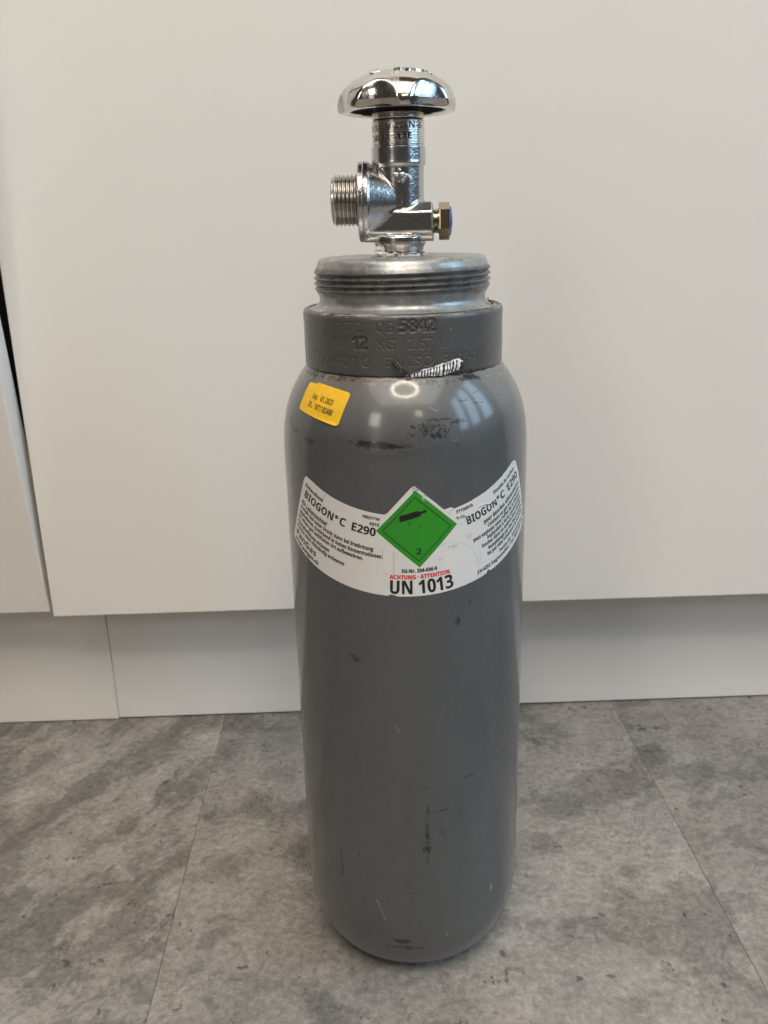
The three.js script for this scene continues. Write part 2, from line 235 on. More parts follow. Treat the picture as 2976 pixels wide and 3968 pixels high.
{
  const P = [[0.0440, 0.3384], [0.0428, 0.3386], [0.0412, 0.3390], [0.0397, 0.3396], [0.0385, 0.3404], [0.0376, 0.3414], [0.0372, 0.3425], [0.0373, 0.3439], [0.0377, 0.3451], [0.0382, 0.3460], [0.0391, 0.3475], [0.0392, 0.3479], [0.0384, 0.3488], [0.0384, 0.3491], [0.0394, 0.3498], [0.0395, 0.3501], [0.0384, 0.3511], [0.0384, 0.3515], [0.0394, 0.3522], [0.0395, 0.3526], [0.0384, 0.3535], [0.0384, 0.3539], [0.0392, 0.3545], [0.0393, 0.3551], [0.0390, 0.3556], [0.0383, 0.3566], [0.0376, 0.3582], [0.0371, 0.3593], [0.0364, 0.3600], [0.0352, 0.3605], [0.0335, 0.3607], [0.012, 0.3607], [0.004, 0.3600]];
  const g = lathe(P, 160, 0.3384, 0.3612, 0.62);
  // the thread climbs a little round the ring
  const p = g.attributes.position; for (let i = 0; i < p.count; i++) { const y = p.getY(i), k = smooth(0.346, 0.348, y) * (1 - smooth(0.3552, 0.357, y)); p.setY(i, y + k * 0.00035 * Math.sin(Math.atan2(p.getX(i), p.getZ(i)) * 1)); }
  const ring = part('neck_ring', g, zinc, cyl, 'bare metal threaded neck ring above the painted collar');
  // shallow arcs scored in the flat top
  const arcM = new THREE.MeshStandardMaterial({ color: new THREE.Color().setRGB(0.10, 0.10, 0.10), roughness: 0.6, metalness: 0.4 });
  const arcs = [[0.024, -40, -12], [0.029, 22, 52], [0.0205, 15, 36], [0.031, -60, -44]].map(([r, a, b]) => { const ag = new THREE.RingGeometry(r, r + 0.0005, 24, 1, 0, (b - a) * D); ag.rotateX(-Math.PI / 2); ag.rotateY((a - 90) * D); ag.translate(0, 0.36076, 0); return ag; });
  part('score_mark', mergeGeometries(arcs), arcM, ring);
}

// stamped collar
{
  const w = 2048, h = 256, [c, g] = canvas(w, h), [bc, b] = canvas(w, h), r = rng(31), Y0 = 313.2, Y1 = 339.6;
  const X = (d) => w * (0.5 + d / 360), Y = (mm) => h * (1 - (mm - Y0) / (Y1 - Y0)), mmx = w / (Math.PI * 89.8), mmy = h / (Y1 - Y0);
  const img = g.createImageData(w, h);
  for (let j = 0; j < h; j++) for (let i = 0; i < w; i++) { const a = i / w * 6.2832, L = 80 + 5 * fbm(Math.sin(a) * 6, j / h * 3, Math.cos(a) * 6, 3), k = (j * w + i) * 4; img.data[k] = L * 1.01; img.data[k + 1] = L * 0.985; img.data[k + 2] = L * 0.965; img.data[k + 3] = 255; }
  g.putImageData(img, 0, 0);
  b.fillStyle = '#b0b0b0'; b.fillRect(0, 0, w, h);
  const stamp = (text, deg0, deg1, base, cap, v, wt = 3) => {
    b.save(); b.font = `${wt > 4 ? 'bold ' : ''}100px sans-serif`; const m = b.measureText(text).width, px = X(deg1) - X(deg0), sy = cap * mmy / 73;
    b.translate(X(deg0), Y(base)); b.scale(px / m, sy); b.globalAlpha = 1; b.fillStyle = v; b.shadowColor = v; b.shadowBlur = wt > 4 ? 5 : 2.5; b.fillText(text, 0, 0); b.restore();
  };
  const deep = '#000000', mid = '#888888', faint = '#9c9c9c';
  stamp('VE A', -75, -52, 331.2, 4.2, faint); stamp('1072', -41, -24.5, 332.2, 4.2, mid); stamp('QG', -17.6, -7.6, 332.3, 4.3, mid); stamp('5842', -5.4, 14.4, 332.2, 5.4, deep, 6);
  stamp('240', -76, -62, 324.4, 4.4, mid); stamp('BAR', -60, -50, 324.6, 4.2, faint); stamp('4.', -45, -38.6, 325.2, 4.6, mid, 6); stamp('12', -31.4, -22.2, 325.2, 5.2, deep, 6); stamp('KG', -17.5, -6.8, 325.3, 4.4, mid); stamp('2.67', -1, 13.4, 325.3, 4.5, mid); stamp('L', 16, 19.6, 325.3, 4.4, faint);
  stamp('N0022-4010', -79, -20.6, 318.0, 4.4, mid); stamp('EN ISO', -13.4, 13.2, 318.3, 4.4, mid); stamp('9809-1', 18, 42, 318.6, 4.4, mid); stamp('PH', 49, 56, 327.4, 3.8, faint); stamp('TE', 50, 56, 321, 4, faint); stamp('0', 62, 68, 319.6, 6, faint);
  // pale and dark chips, the scraped lower edge
  const bl = (d, mm, sx, sy, col, al, n = 4) => { g.fillStyle = col; for (let i = 0; i < n; i++) { g.globalAlpha = al * (0.5 + 0.5 * r()); g.beginPath(); const ex = (r() - 0.5) * sx, ey = (r() - 0.5) * sy, k = 0.3 + 0.5 * r(); for (let t = 0; t < 8; t++) { const q = t / 8 * 6.283, m = 0.5 + r(); g.lineTo(X(d) + (ex + Math.cos(q) * sx * 0.5 * k * m) * mmx, Y(mm) + (ey + Math.sin(q) * sy * 0.5 * k * m) * mmy); } g.fill(); } };
  bl(22.9, 332.8, 0.6, 1.5, '#e8e8e8', 0.9, 3); bl(33, 329, 0.6, 0.5, '#1c1c1c', 0.9, 2); bl(-79, 333, 1, 1, '#151515', 0.9, 4); bl(70, 326, 1, 2, '#151515', 0.8, 4);
  for (let i = 0; i < 70; i++) bl(-85 + 170 * r(), 314.0 + 0.7 * r(), 1 + 4 * r(), 0.4, '#1a1716', 0.9, 1);
  for (let i = 0; i < 46; i++) bl(-80 + 24 * r(), 314.2 + 1.6 * Math.pow(r(), 2), 0.8 + 1.2 * r(), 0.6, r() < 0.6 ? '#191716' : '#8f8b84', 0.8, 2);
  for (let i = 0; i < 110; i++) { const d = -80 + 160 * r(); bl(d, 338.5 + 0.9 * r(), 2 + 6 * r(), 0.5 + 0.5 * r(), ['#141414', '#a49c8d', '#b9b3a6', '#7f7a72'][Math.floor(r() * 4)], 0.8, 1); }
  bl(-45, 338.9, 3.4, 0.8, '#141414', 0.95, 5); bl(-24, 339, 7, 0.7, '#a59f92', 0.9, 6); bl(5, 339.2, 16, 0.4, '#1b1b1b', 0.8, 8); bl(30, 339.2, 5, 0.6, '#141414', 0.9, 5); bl(44, 339.3, 9, 0.5, '#141414', 0.9, 7);
  for (let i = 0; i < 40; i++) bl(-78 + 156 * r(), 315 + 23 * r(), 0.4 + 0.5 * r(), 0.3 + 0.4 * r(), r() < 0.6 ? '#3a3735' : '#7c7874', 0.6, 1);
  g.globalAlpha = 1;
  const mat = new THREE.MeshPhysicalMaterial({ map: ctex(c), roughness: 0.42, clearcoat: 0.4, clearcoatRoughness: 0.18, bumpMap: ctex(bc, false), bumpScale: 0.0015 });
  const P = [[0.0415, 0.3146], [0.0443, 0.3141], [0.0448, 0.3142], [0.0450, 0.3146], ...Array.from({ length: 12 }, (_, i) => [0.0450 - 0.00005 * Math.sin(i), 0.3152 + i * 0.00195]), [0.0450, 0.3374], [0.0448, 0.3382], [0.0443, 0.3390], [0.0438, 0.3393], [0.0432, 0.3394], [0.0428, 0.3390], [0.0426, 0.3380]];
  const gm = lathe(P, 192, 0.3132, 0.3396, 0.7);
  const p = gm.attributes.position;                                             // the lower edge is not cut clean
  for (let i = 0; i < p.count; i++) { const y = p.getY(i); if (y < 0.3148) { const a = Math.atan2(p.getX(i), p.getZ(i)); p.setY(i, y + 0.00022 * nz(a * 9, 4, 1) + 0.00012 * nz(a * 40, 2, 1)); } }
  part('collar', gm, mat, cyl, 'darker grey collar stamped with numbers');
  const rust = new THREE.MeshStandardMaterial({ color: new THREE.Color().setRGB(0.17, 0.045, 0.015), roughness: 0.9 });
  const bits = []; const q = rng(8);
  for (let i = 0; i < 9; i++) { const s = new THREE.IcosahedronGeometry(0.00022 + 0.00025 * q(), 1), a = (72 + 8 * q()) * D, y = 0.3392 + 0.0034 * q(), rr = 0.0378 + (0.3426 - y) * 0.9; s.scale(1, 1.3, 0.8); s.translate(Math.sin(a) * rr, y, Math.cos(a) * rr); bits.push(s); }
  part('rust_spot', mergeGeometries(bits), rust, cyl);
}

// ---------------------------------------------------------------- printed labels
function flatShape(points, edge) {                                               // a flat outline cut into small triangles
  const g = new THREE.ShapeGeometry(new THREE.Shape(points.map((p) => new THREE.Vector2(p[0], p[1]))), 12);
  g.deleteAttribute('normal'); g.deleteAttribute('uv');
  return new TessellateModifier(edge, 12).modify(g.toNonIndexed ? g.toNonIndexed() : g);
}
{
  // label plane in millimetres: u along the wall, v = height; an arc round C
  const C = [-3.1, 356], U0 = -72, U1 = 70, V0 = 218, V1 = 276;
  const pol = (r, deg) => [C[0] + r * Math.sin(deg * D), C[1] - r * Math.cos(deg * D)];
  const out = [], r = rng(12);
  const corner = (a, b, c, n = 5) => { for (let i = 0; i <= n; i++) { const t = i / n; out.push([(1 - t) * (1 - t) * a[0] + 2 * t * (1 - t) * b[0] + t * t * c[0], (1 - t) * (1 - t) * a[1] + 2 * t * (1 - t) * b[1] + t * t * c[1]]); } };
  corner(pol(132.4, -29.0), pol(135.2, -29.2), pol(135.2, -27.6));
  for (let a = -27; a <= 30.6; a += 0.6) { let rr = 135.2 + 0.12 * nz(a * 1.3, 1, 1); if (Math.abs(a + 2.8) < 0.5) rr = 134.7; if (Math.abs(a - 16.8) < 0.4) rr = 133.9; out.push(pol(rr, a)); }
  corner(pol(135.0, 31), pol(134.4, 32), pol(131.5, 32.2)); out.push(pol(120, 33.6), pol(108, 34.8));
  corner(pol(102.4, 35.2), pol(99.2, 35.4), pol(98.8, 33.6));
  for (let a = 33; a >= 15.6; a -= 0.6) out.push(pol(98.6 + 0.25 * nz(a * 0.9, 3, 1) + (a < 17 ? (17 - a) * 0.25 : 0), a));
  out.push([17.8, 259.4], [16.6, 260.2], [15.2, 260.0], [13.2, 259.5]);
  for (let t = 0; t <= 1; t += 0.1) out.push([13.2 - 11 * t + 0.12 * nz(t * 9, 2, 2), 259.5 + 9.9 * t + 0.12 * nz(t * 9, 5, 2)]);
  corner([1.4, 270.2], [0.5, 271.1], [-0.6, 270.3], 4);
  out.push([-2.4, 268.4], [-11.0, 258.9], [-11.8, 258.4]);
  for (let a = -5.4; a >= -27.6; a -= 0.6) out.push(pol(98.2, a));
  corner(pol(98.6, -28.8), pol(98.4, -30.4), pol(101.6, -30.3));
  out.push(pol(112, -29.8), pol(122, -29.4));
  const g = flatShape(out, 2.0), p = g.attributes.position, uv = new Float32Array(p.count * 2), R = 57.3 + 0.22;
  for (let i = 0; i < p.count; i++) { const u = p.getX(i), v = p.getY(i), a = u / 57.5; uv[i * 2] = (u - U0) / (U1 - U0); uv[i * 2 + 1] = (v - V0) / (V1 - V0); p.setXYZ(i, Math.sin(a) * R / 1000, v / 1000, Math.cos(a) * R / 1000); }
  g.setAttribute('uv', new THREE.BufferAttribute(uv, 2));
  const gi = mergeVertices(g, 1e-6); gi.computeVertexNormals();
  // print
  const w = 2048, h = Math.round(2048 * (V1 - V0) / (U1 - U0)), S = w / (U1 - U0), [c, x] = canvas(w, h);
  const XY = (u, v) => [(u - U0) * S, h - (v - V0) * S];
  x.fillStyle = '#e2e0dd'; x.fillRect(0, 0, w, h);
  const arc = (text, rb, a0, a1, cap, o = {}) => {                              // text along the arc of radius rb from angle a0 to a1, capital height cap (mm)
    const f = 100; x.font = `${o.weight ?? 'bold'} ${f}px sans-serif`; x.textBaseline = 'alphabetic'; x.fillStyle = o.col ?? '#0b0b0d';
    const tot = x.measureText(text).width, sy = cap * S / 71.5; let sx = ((a1 - a0) * D * rb * S) / tot; let adv = 0;
    for (const ch of text) { const cw = x.measureText(ch).width, a = a0 + (adv + cw / 2) / tot * (a1 - a0); const [px, py] = XY(...pol(rb, a)); x.save(); x.translate(px, py); x.rotate(-a * D); x.scale(sx, sy); x.fillText(ch, -cw / 2, 0); if (!o.thin) { x.strokeStyle = x.fillStyle; x.lineWidth = cap > 3 ? 2 : 6; x.strokeText(ch, -cw / 2, 0); } x.restore(); adv += cw; }
  };
  arc('Kohlendioxid', 103.4, -29.2, -22.2, 1.65); arc('BIOGON', 108.6, -28.7, -18.0, 3.75); arc('®', 106.6, -17.9, -16.7, 1.5); arc('C', 108.6, -16.4, -14.6, 3.75); arc('E290', 108.6, -13.2, -7.0, 3.75);
  arc('für Lebensmittel', 112.9, -28.8, -19.4, 1.95); arc('Enthält Gas unter Druck; kann bei Erwärmung', 115.5, -28.7, -7.2, 1.75); arc('explodieren. Erstickend in hohen Konzentrationen.', 118.2, -28.6, -5.0, 1.75); arc('An einem gut belüfteten Ort aufbewahren.', 120.8, -28.6, -9.2, 1.75);
  arc('Fremdbefüllung verboten', 124.0, -28.5, -17.2, 1.75); arc('Flasche nicht vollständig entleeren', 126.5, -28.4, -13.1, 1.75); arc('PanGas', 131.0, -28.3, -20.3, 3.1); arc('www.pangas.ch', 134.0, -28.1, -19.2, 1.9);
  arc('10021714', 101.3, -10.9, -6.4, 1.3); arc('0315', 103.9, -8.8, -6.4, 1.3); arc('F7130010', 101.4, 12.5, 17.2, 1.35);
  arc('Dioxide de carbon', 102.8, 23.9, 33.5, 1.6); arc('BIOGON', 108.4, 14.4, 24.2, 3.7); arc('®', 106.4, 24.3, 25.4, 1.5); arc('C', 108.4, 25.6, 27.4, 3.7); arc('E290', 108.4, 28.6, 34.0, 3.7);
  arc('pour denrées alimentaires', 112.2, 18.8, 33.6, 1.9); arc('Contient un gaz sous pression;', 114.8, 19.6, 33.5, 1.7); arc("peut exploser sous l'effet de la chaleur.", 117.4, 15.0, 33.2, 1.7); arc('Asphyxiant à forte concentration.', 119.9, 18.6, 33.0, 1.7); arc('Stocker dans un endroit bien ventilé.', 122.4, 16.7, 32.8, 1.7);
  arc('Remplissage par des tiers interdit.', 125.0, 18.2, 32.5, 1.7); arc('Ne pas vider totalement la bouteille.', 127.5, 17.6, 32.3, 1.7); arc('PanGas AG · Industriepark 10', 130.6, 20.8, 32.2, 1.6); arc('CH-6252 Dagmersellen · Tel. 0844 800 300', 133.1, 14.3, 31.6, 1.6);
  arc('EG-Nr. 204-696-9', 124.1, -1.1, 6.1, 1.65); arc('ACHTUNG · ATTENTION', 127.1, -3.4, 8.6, 1.85, { col: '#d4101f' }); arc('UN 1013', 134.0, -3.5, 9.0, 6.2);
  // green diamond
  const poly = (pts, fill, stroke, lw) => { x.beginPath(); pts.forEach((q, i) => x[i ? 'lineTo' : 'moveTo'](...XY(...q))); x.closePath(); if (fill) { x.fillStyle = fill; x.fill(); } if (stroke) { x.strokeStyle = stroke; x.lineWidth = lw * S; x.stroke(); } };
  poly([[0.9, 268.8], [-16.1, 250.8], [2.4, 234.2], [19.1, 252.4]], '#2b9120');
  poly([[0.8, 265.8], [-13.2, 250.9], [2.2, 237.2], [16.1, 252.1]], null, '#0d1a0c', 0.32);
  poly([[-5.9, 257.1], [-5.6, 257.6], [1.4, 259.6], [2.5, 259.5], [2.9, 259.2], [4.9, 259.9], [5.4, 259.8], [5.3, 259.1], [3.2, 258.5], [2.8, 257.6], [2.2, 257.3], [-5.0, 255.2], [-5.7, 255.4]], '#12140f', '#12140f', 0.25);
  x.save(); x.translate(...XY(2.15, 240.2)); x.rotate(-2 * D); x.font = `bold ${4.0 * S}px sans-serif`; x.textAlign = 'center'; x.fillStyle = '#0d1408'; x.scale(1.15, 1); x.fillText('2', 0, 0); x.restore(); x.textAlign = 'left';
  // scuffs, tears and dirt
  const q = rng(99), dirt = (u, v, sx, sy, col, al, n) => { x.fillStyle = col; for (let i = 0; i < n; i++) { x.globalAlpha = al * (0.3 + 0.7 * q()); const [px, py] = XY(u + (q() - 0.5) * sx, v + (q() - 0.5) * sy); x.beginPath(); const k = (0.08 + 0.3 * q()) * S; for (let t = 0; t < 7; t++) { const a = t / 7 * 6.28, m = 0.4 + 0.9 * q(); x.lineTo(px + Math.cos(a) * k * m, py + Math.sin(a) * k * m * 0.8); } x.fill(); } };
  dirt(1.2, 269.4, 4, 2.6, '#2a221d', 0.8, 60); dirt(5, 266.8, 6, 2.4, '#7a736c', 0.6, 50); dirt(6.5, 266, 2, 1, '#2a221d', 0.8, 10); dirt(4.2, 265.0, 0.9, 2.0, '#e8ece2', 0.9, 14);
  dirt(-1.6, 254.4, 1.0, 1.6, '#14280f', 0.6, 16); dirt(2.6, 253.0, 1.0, 2.4, '#14280f', 0.55, 18); dirt(-5.4, 255.0, 1.0, 1.2, '#1a3a12', 0.5, 10);
  dirt(21.0, 255.0, 4.4, 1.1, '#2b2927', 0.75, 50); dirt(22, 255.4, 2, 1.2, '#1b1a1a', 0.8, 22); dirt(23.4, 253.6, 1.6, 2.4, '#cfcbc6', 0.9, 18); dirt(21, 251.6, 3, 1.2, '#b9b6b2', 0.7, 20);
  dirt(25, 246, 2.6, 4.4, '#a7a3a0', 0.6, 44); dirt(17, 242.4, 4, 1.6, '#8c8884', 0.6, 40); dirt(11, 237.2, 3, 0.7, '#a59f99', 0.7, 16); dirt(30.5, 234, 4, 5, '#b7b4b6', 0.5, 60);
  dirt(-40.5, 263.0, 1.6, 2.2, '#9c8a74', 0.55, 18); dirt(-33, 258.6, 5, 2.4, '#bdb8b0', 0.5, 40); dirt(-59.4, 252.4, 1.4, 3.2, '#938a80', 0.6, 16); dirt(-12, 236, 10, 12, '#c4bfb9', 0.45, 90); dirt(-30, 232, 20, 8, '#cbc6bf', 0.4, 60); dirt(-62.6, 237, 2.4, 1.6, '#dcdad6', 1, 26); dirt(-9.4, 223.8, 0.8, 0.8, '#e4e2de', 1, 6); dirt(-5.6, 228.2, 0.9, 0.5, '#dcdad6', 1, 8); dirt(-10.4, 221.4, 1.2, 0.6, '#2a2826', 0.9, 8);
  x.globalAlpha = 0.5; x.strokeStyle = '#55524f'; x.lineWidth = 0.12 * S;                                    // the die-cut circle and creases
  x.setLineDash([1.1 * S, 0.7 * S]); x.beginPath(); const cc = XY(15.5, 229.6); x.arc(cc[0], cc[1], 14.8 * S, -1.95, 0.08); x.stroke(); x.setLineDash([]);
  const crease = (pts, col, lw, al) => { x.globalAlpha = al; x.strokeStyle = col; x.lineWidth = lw * S; x.beginPath(); pts.forEach((t, i) => x[i ? 'lineTo' : 'moveTo'](...XY(...t))); x.stroke(); };
  crease([[28, 258.2], [33, 258.9], [36, 258.4], [40, 260.4]], '#f2f0ee', 0.9, 1); crease([[29, 257.9], [33, 258.4], [36, 257.9], [39.5, 259.7]], '#8d8984', 0.35, 0.9); crease([[33, 258.4], [36.4, 258.0], [38, 258.8]], '#4c4946', 0.4, 0.8);
  crease([[30.2, 228.4], [29.6, 226.2]], '#4a4744', 0.25, 0.8); crease([[-13.2, 243], [-13.6, 239]], '#8b8782', 0.2, 0.6); crease([[-8.6, 242], [-8.9, 230]], '#b0aca6', 0.5, 0.5); crease([[17.4, 259.6], [15.2, 257.2]], '#b5b1ad', 0.3, 0.9);
  x.globalAlpha = 1;
  const lab = part('product_label', gi, new THREE.MeshPhysicalMaterial({ map: ctex(c), roughness: 0.45, clearcoat: 0.2, clearcoatRoughness: 0.3, side: THREE.DoubleSide, bumpMap: whiteBump, bumpScale: 0.00008 }), cyl, 'curved white label with green diamond, German and French text and UN 1013');
}
{
  // yellow sticker on the shoulder: corners in (degrees, mm)
  const A = [-60.6, 310.3], B = [-29.4, 307.6], Cc = [-33.4, 294.0], Dd = [-61.6, 298.3];
  const map = (s, t) => { const top = [A[0] + (B[0] - A[0]) * s, A[1] + (B[1] - A[1]) * s + 2.0 * s * (1 - s)], bot = [Dd[0] + (Cc[0] - Dd[0]) * s, Dd[1] + (Cc[1] - Dd[1]) * s + 0.4 * s * (1 - s)]; return [bot[0] + (top[0] - bot[0]) * t, bot[1] + (top[1] - bot[1]) * t]; };
  const pts = []; const cr = (cx, cy, rx, ry, a0) => { for (let i = 0; i <= 5; i++) { const a = (a0 + i * 18) * D; pts.push([cx + rx * Math.cos(a), cy + ry * Math.sin(a)]); } };
  cr(0.055, 0.085, 0.055, 0.085, 180); cr(0.92, 0.10, 0.08, 0.10, 270); cr(0.94, 0.92, 0.06, 0.08, 0); pts.push([0.30, 1.0], [0.27, 0.995], [0.24, 0.955], [0.12, 0.94], [0.02, 0.93], [0.0, 0.9]);
  const g = flatShape(pts, 0.06), p = g.attributes.position, uv = new Float32Array(p.count * 2);
  for (let i = 0; i < p.count; i++) { const s = p.getX(i), t = p.getY(i); uv[i * 2] = s; uv[i * 2 + 1] = t; const [a, y] = map(s, t); const lift = 0.0002 + 0.0001 * Math.max(0, nz(s * 5, t * 5, 1)) + (t < 0.1 ? 0.0004 * (0.1 - t) / 0.1 * s : 0) + 0.00035 * Math.exp(-Math.pow((s - 0.26) / 0.05, 2)) * Math.max(0, t - 0.75) * 4; const rr = bodyR(y / 1000) + lift; p.setXYZ(i, Math.sin(a * D) * rr, y / 1000 + lift * 0.7, Math.cos(a * D) * rr); }
  g.setAttribute('uv', new THREE.BufferAttribute(uv, 2));
  const gi = mergeVertices(g, 1e-6); gi.computeVertexNormals();
  const w = 768, h = 512, [c, x] = canvas(w, h), r = rng(4); x.fillStyle = '#f7c42c'; x.fillRect(0, 0, w, h);
  for (let i = 0; i < 400; i++) { x.globalAlpha = 0.05; x.fillStyle = r() < 0.5 ? '#ffcb45' : '#d99c10'; x.beginPath(); x.arc(r() * w, r() * h, 8 + 40 * r(), 0, 7); x.fill(); }
  x.globalAlpha = 1;
  const txt = (s, x0, x1, yb, cap) => { x.font = '100px monospace'; const m = x.measureText(s).width, sx = (x1 - x0) / m, sy = cap / 71; x.save(); x.translate(x0, yb); x.scale(sx, sy); x.fillStyle = '#1c1408'; x.strokeStyle = '#1c1408'; x.lineWidth = 7; x.fillText(s, 0, 0); x.strokeText(s, 0, 0); let a = 0; x.lineWidth = 9; for (const ch of s) { const cw = x.measureText(ch).width; if (ch === '0') { x.beginPath(); x.moveTo(a + cw * 0.25, -10); x.lineTo(a + cw * 0.75, -62); x.stroke(); } a += cw; } x.restore(); };
  txt('Exp. 03.2023', 205, 585, 244, 78); txt('Ch. 1071102400', 180, 632, 390, 84);
  part('date_sticker', gi, new THREE.MeshPhysicalMaterial({ map: ctex(c), roughness: 0.55, side: THREE.DoubleSide }), cyl, 'yellow sticker with expiry date on the shoulder');
}
{
  // torn rest of a barcode label stuck under the collar
  const nS = 64, nT = 12, pos = [], uv = [], idx = [];
  const top = (s) => 314.9 + 6.0 * Math.pow(s, 0.8) + 0.5 * nz(s * 9, 1, 1) + 0.35 * nz(s * 31, 3, 1) - 1.4 * smooth(0.93, 1, s), bot = (s) => 313.9 + 0.6 * Math.sin(s * 8) * s + 1.5 * s * s + 0.3 * nz(s * 17, 7, 1);
  for (let i = 0; i <= nS; i++) for (let j = 0; j <= nT; j++) {
    const s = i / nS, t = j / nT, a = (-0.4 + 28.6 * s + 1.2 * (t - 0.5) * s) * D; let y = bot(s) + (top(s) - bot(s)) * t;
    const wr = 0.0007 * nz(s * 7, t * 2.2, 3) + 0.0003 * nz(s * 22, t * 5, 8), curl = 0.0012 * Math.pow(Math.max(0, s - 0.86) / 0.14, 2);
    const base = y < 314.0 ? 0.0448 : 0.0453, fold = 0.0007 * Math.exp(-Math.pow((t - 0.42 + 0.1 * Math.sin(s * 9)) / 0.16, 2)) * smooth(0.2, 0.6, s), rr = base + 0.0004 + Math.max(-0.0002, wr) + curl + fold;
    pos.push(Math.sin(a) * rr, y / 1000, Math.cos(a) * rr); uv.push(s, t);
  }
  for (let i = 0; i < nS; i++) for (let j = 0; j < nT; j++) { const a = i * (nT + 1) + j, b = a + nT + 1; idx.push(a, b, a + 1, b, b + 1, a + 1); }
  const g = new THREE.BufferGeometry(); g.setAttribute('position', new THREE.Float32BufferAttribute(pos, 3)); g.setAttribute('uv', new THREE.Float32BufferAttribute(uv, 2)); g.setIndex(idx); g.computeVertexNormals();
  const w = 768, h = 128, [c, x] = canvas(w, h), r = rng(21); x.fillStyle = '#e6e4e2'; x.fillRect(0, 0, w, h); x.fillStyle = '#121112';
  let px = 70; while (px < w - 20) { const bw = [16, 20, 26, 36, 54, 76][Math.floor(r() * r() * 6)]; x.fillRect(px, 14, bw, h - 14); px += bw + [20, 24, 30, 38][Math.floor(r() * 4)]; }
  for (let i = 0; i < 90; i++) { x.globalAlpha = 0.6; x.fillStyle = r() < 0.5 ? '#d8d5d2' : '#2b2928'; x.fillRect(r() * w, h * (0.35 + 0.5 * r()), 4 + 20 * r(), 1 + 3 * r()); }
  x.globalAlpha = 1;
  const lab = part('torn_barcode_label', g, new THREE.MeshPhysicalMaterial({ map: ctex(c), roughness: 0.4, side: THREE.DoubleSide }), cyl, 'torn strip of barcode label stuck at the lower edge of the collar');
  // its crumpled dirty tail, climbing to the left, and a curl at the right end
  const tail = (a0, y0, a1, y1, wd, seed, n) => { const P = [], I = [], U = []; const q = rng(seed); for (let i = 0; i <= n; i++) for (let j = 0; j <= 4; j++) { const s = i / n, t = j / 4 - 0.5, a = (a0 + (a1 - a0) * s) * D, y = y0 + (y1 - y0) * s + t * wd * (0.5 + 0.7 * Math.sin(3.1 * s)), rr = 0.0453 + 0.0012 * q() + 0.0005 * Math.sin(s * 3.1); P.push(Math.sin(a + t * 0.014) * rr, y / 1000, Math.cos(a + t * 0.014) * rr); U.push(s, j / 4); } for (let i = 0; i < n; i++) for (let j = 0; j < 4; j++) { const a = i * 5 + j; I.push(a, a + 5, a + 1, a + 5, a + 6, a + 1); } const g = new THREE.BufferGeometry(); g.setAttribute('position', new THREE.Float32BufferAttribute(P, 3)); g.setAttribute('uv', new THREE.Float32BufferAttribute(U, 2)); g.setIndex(I); return creased(g, 0.6); };
  const [tc, tx] = canvas(128, 64), tr = rng(3); tx.fillStyle = '#332b25'; tx.fillRect(0, 0, 128, 64); for (let i = 0; i < 120; i++) { tx.fillStyle = ['#17120f', '#5a4d42', '#8c8378', '#cfc9c2', '#2a221c'][Math.floor(tr() * 5)]; tx.globalAlpha = 0.8; tx.fillRect(tr() * 128, tr() * 64, 2 + 10 * tr(), 1 + 5 * tr()); }
  const tm = new THREE.MeshPhysicalMaterial({ map: ctex(tc), roughness: 0.5, side: THREE.DoubleSide });
  for (const t of [tail(-9.6, 320.3, 0.6, 314.2, 1.3, 5, 22), tail(28.2, 317.2, 32.6, 320.2, 1.5, 9, 10), tail(27, 314.5, 38, 315.2, 0.6, 17, 16)]) part('crumpled_end', t, tm, lab, 'crumpled dirty end of the torn label');
}

// ---------------------------------------------------------------- chrome valve
const smudge = noiseTex(512, 512, (u, v) => 0.40 + 0.55 * smooth(-0.05, 0.3, rough(u * 9, v * 7, 3, 5)) + 0.3 * smooth(0.2, 0.4, rough(u * 40, v * 40, 8, 3)));
const chrome = new THREE.MeshPhysicalMaterial({ color: new THREE.Color().setRGB(0.66, 0.63, 0.59), metalness: 1, roughness: 0.3, roughnessMap: smudge, bumpMap: smudge, bumpScale: 0.00003 });
const castChrome = new THREE.MeshPhysicalMaterial({ color: new THREE.Color().setRGB(0.56, 0.55, 0.55), metalness: 1, roughness: 0.22 });
const turned = new THREE.MeshPhysicalMaterial({ color: new THREE.Color().setRGB(0.52, 0.49, 0.46), metalness: 1, roughness: 0.2 });
const darkSteel = new THREE.MeshStandardMaterial({ color: new THREE.Color().setRGB(0.025, 0.025, 0.027), roughness: 0.55, metalness: 0.2 });
const VX = -0.0006;
const smin = (a, b, k) => { const h = Math.max(k - Math.abs(a - b), 0) / k; return Math.min(a, b) - h * h * k * 0.25; };
const smax = (a, b, k) => -smin(-a, -b, k);
const ln = (x, y) => Math.hypot(x, y);
function cylY(x, y, z, r, y0, y1, round = 0.0004) { const dx = ln(x, z) - r + round, dy = Math.max(y0 - y, y - y1) + round; return Math.min(Math.max(dx, dy), 0) + ln(Math.max(dx, 0), Math.max(dy, 0)) - round; }
function cylX(x, y, z, r, x0, x1, cy, round = 0.0004) { const dx = ln(y - cy, z) - r + round, dy = Math.max(x0 - x, x - x1) + round; return Math.min(Math.max(dx, dy), 0) + ln(Math.max(dx, 0), Math.max(dy, 0)) - round; }
function boxR(x, y, z, cx, cy, cz, hx, hy, hz, r) { const a = Math.abs(x - cx) - hx + r, b = Math.abs(y - cy) - hy + r, c = Math.abs(z - cz) - hz + r; return Math.min(Math.max(a, b, c), 0) + Math.hypot(Math.max(a, 0), Math.max(b, 0), Math.max(c, 0)) - r; }
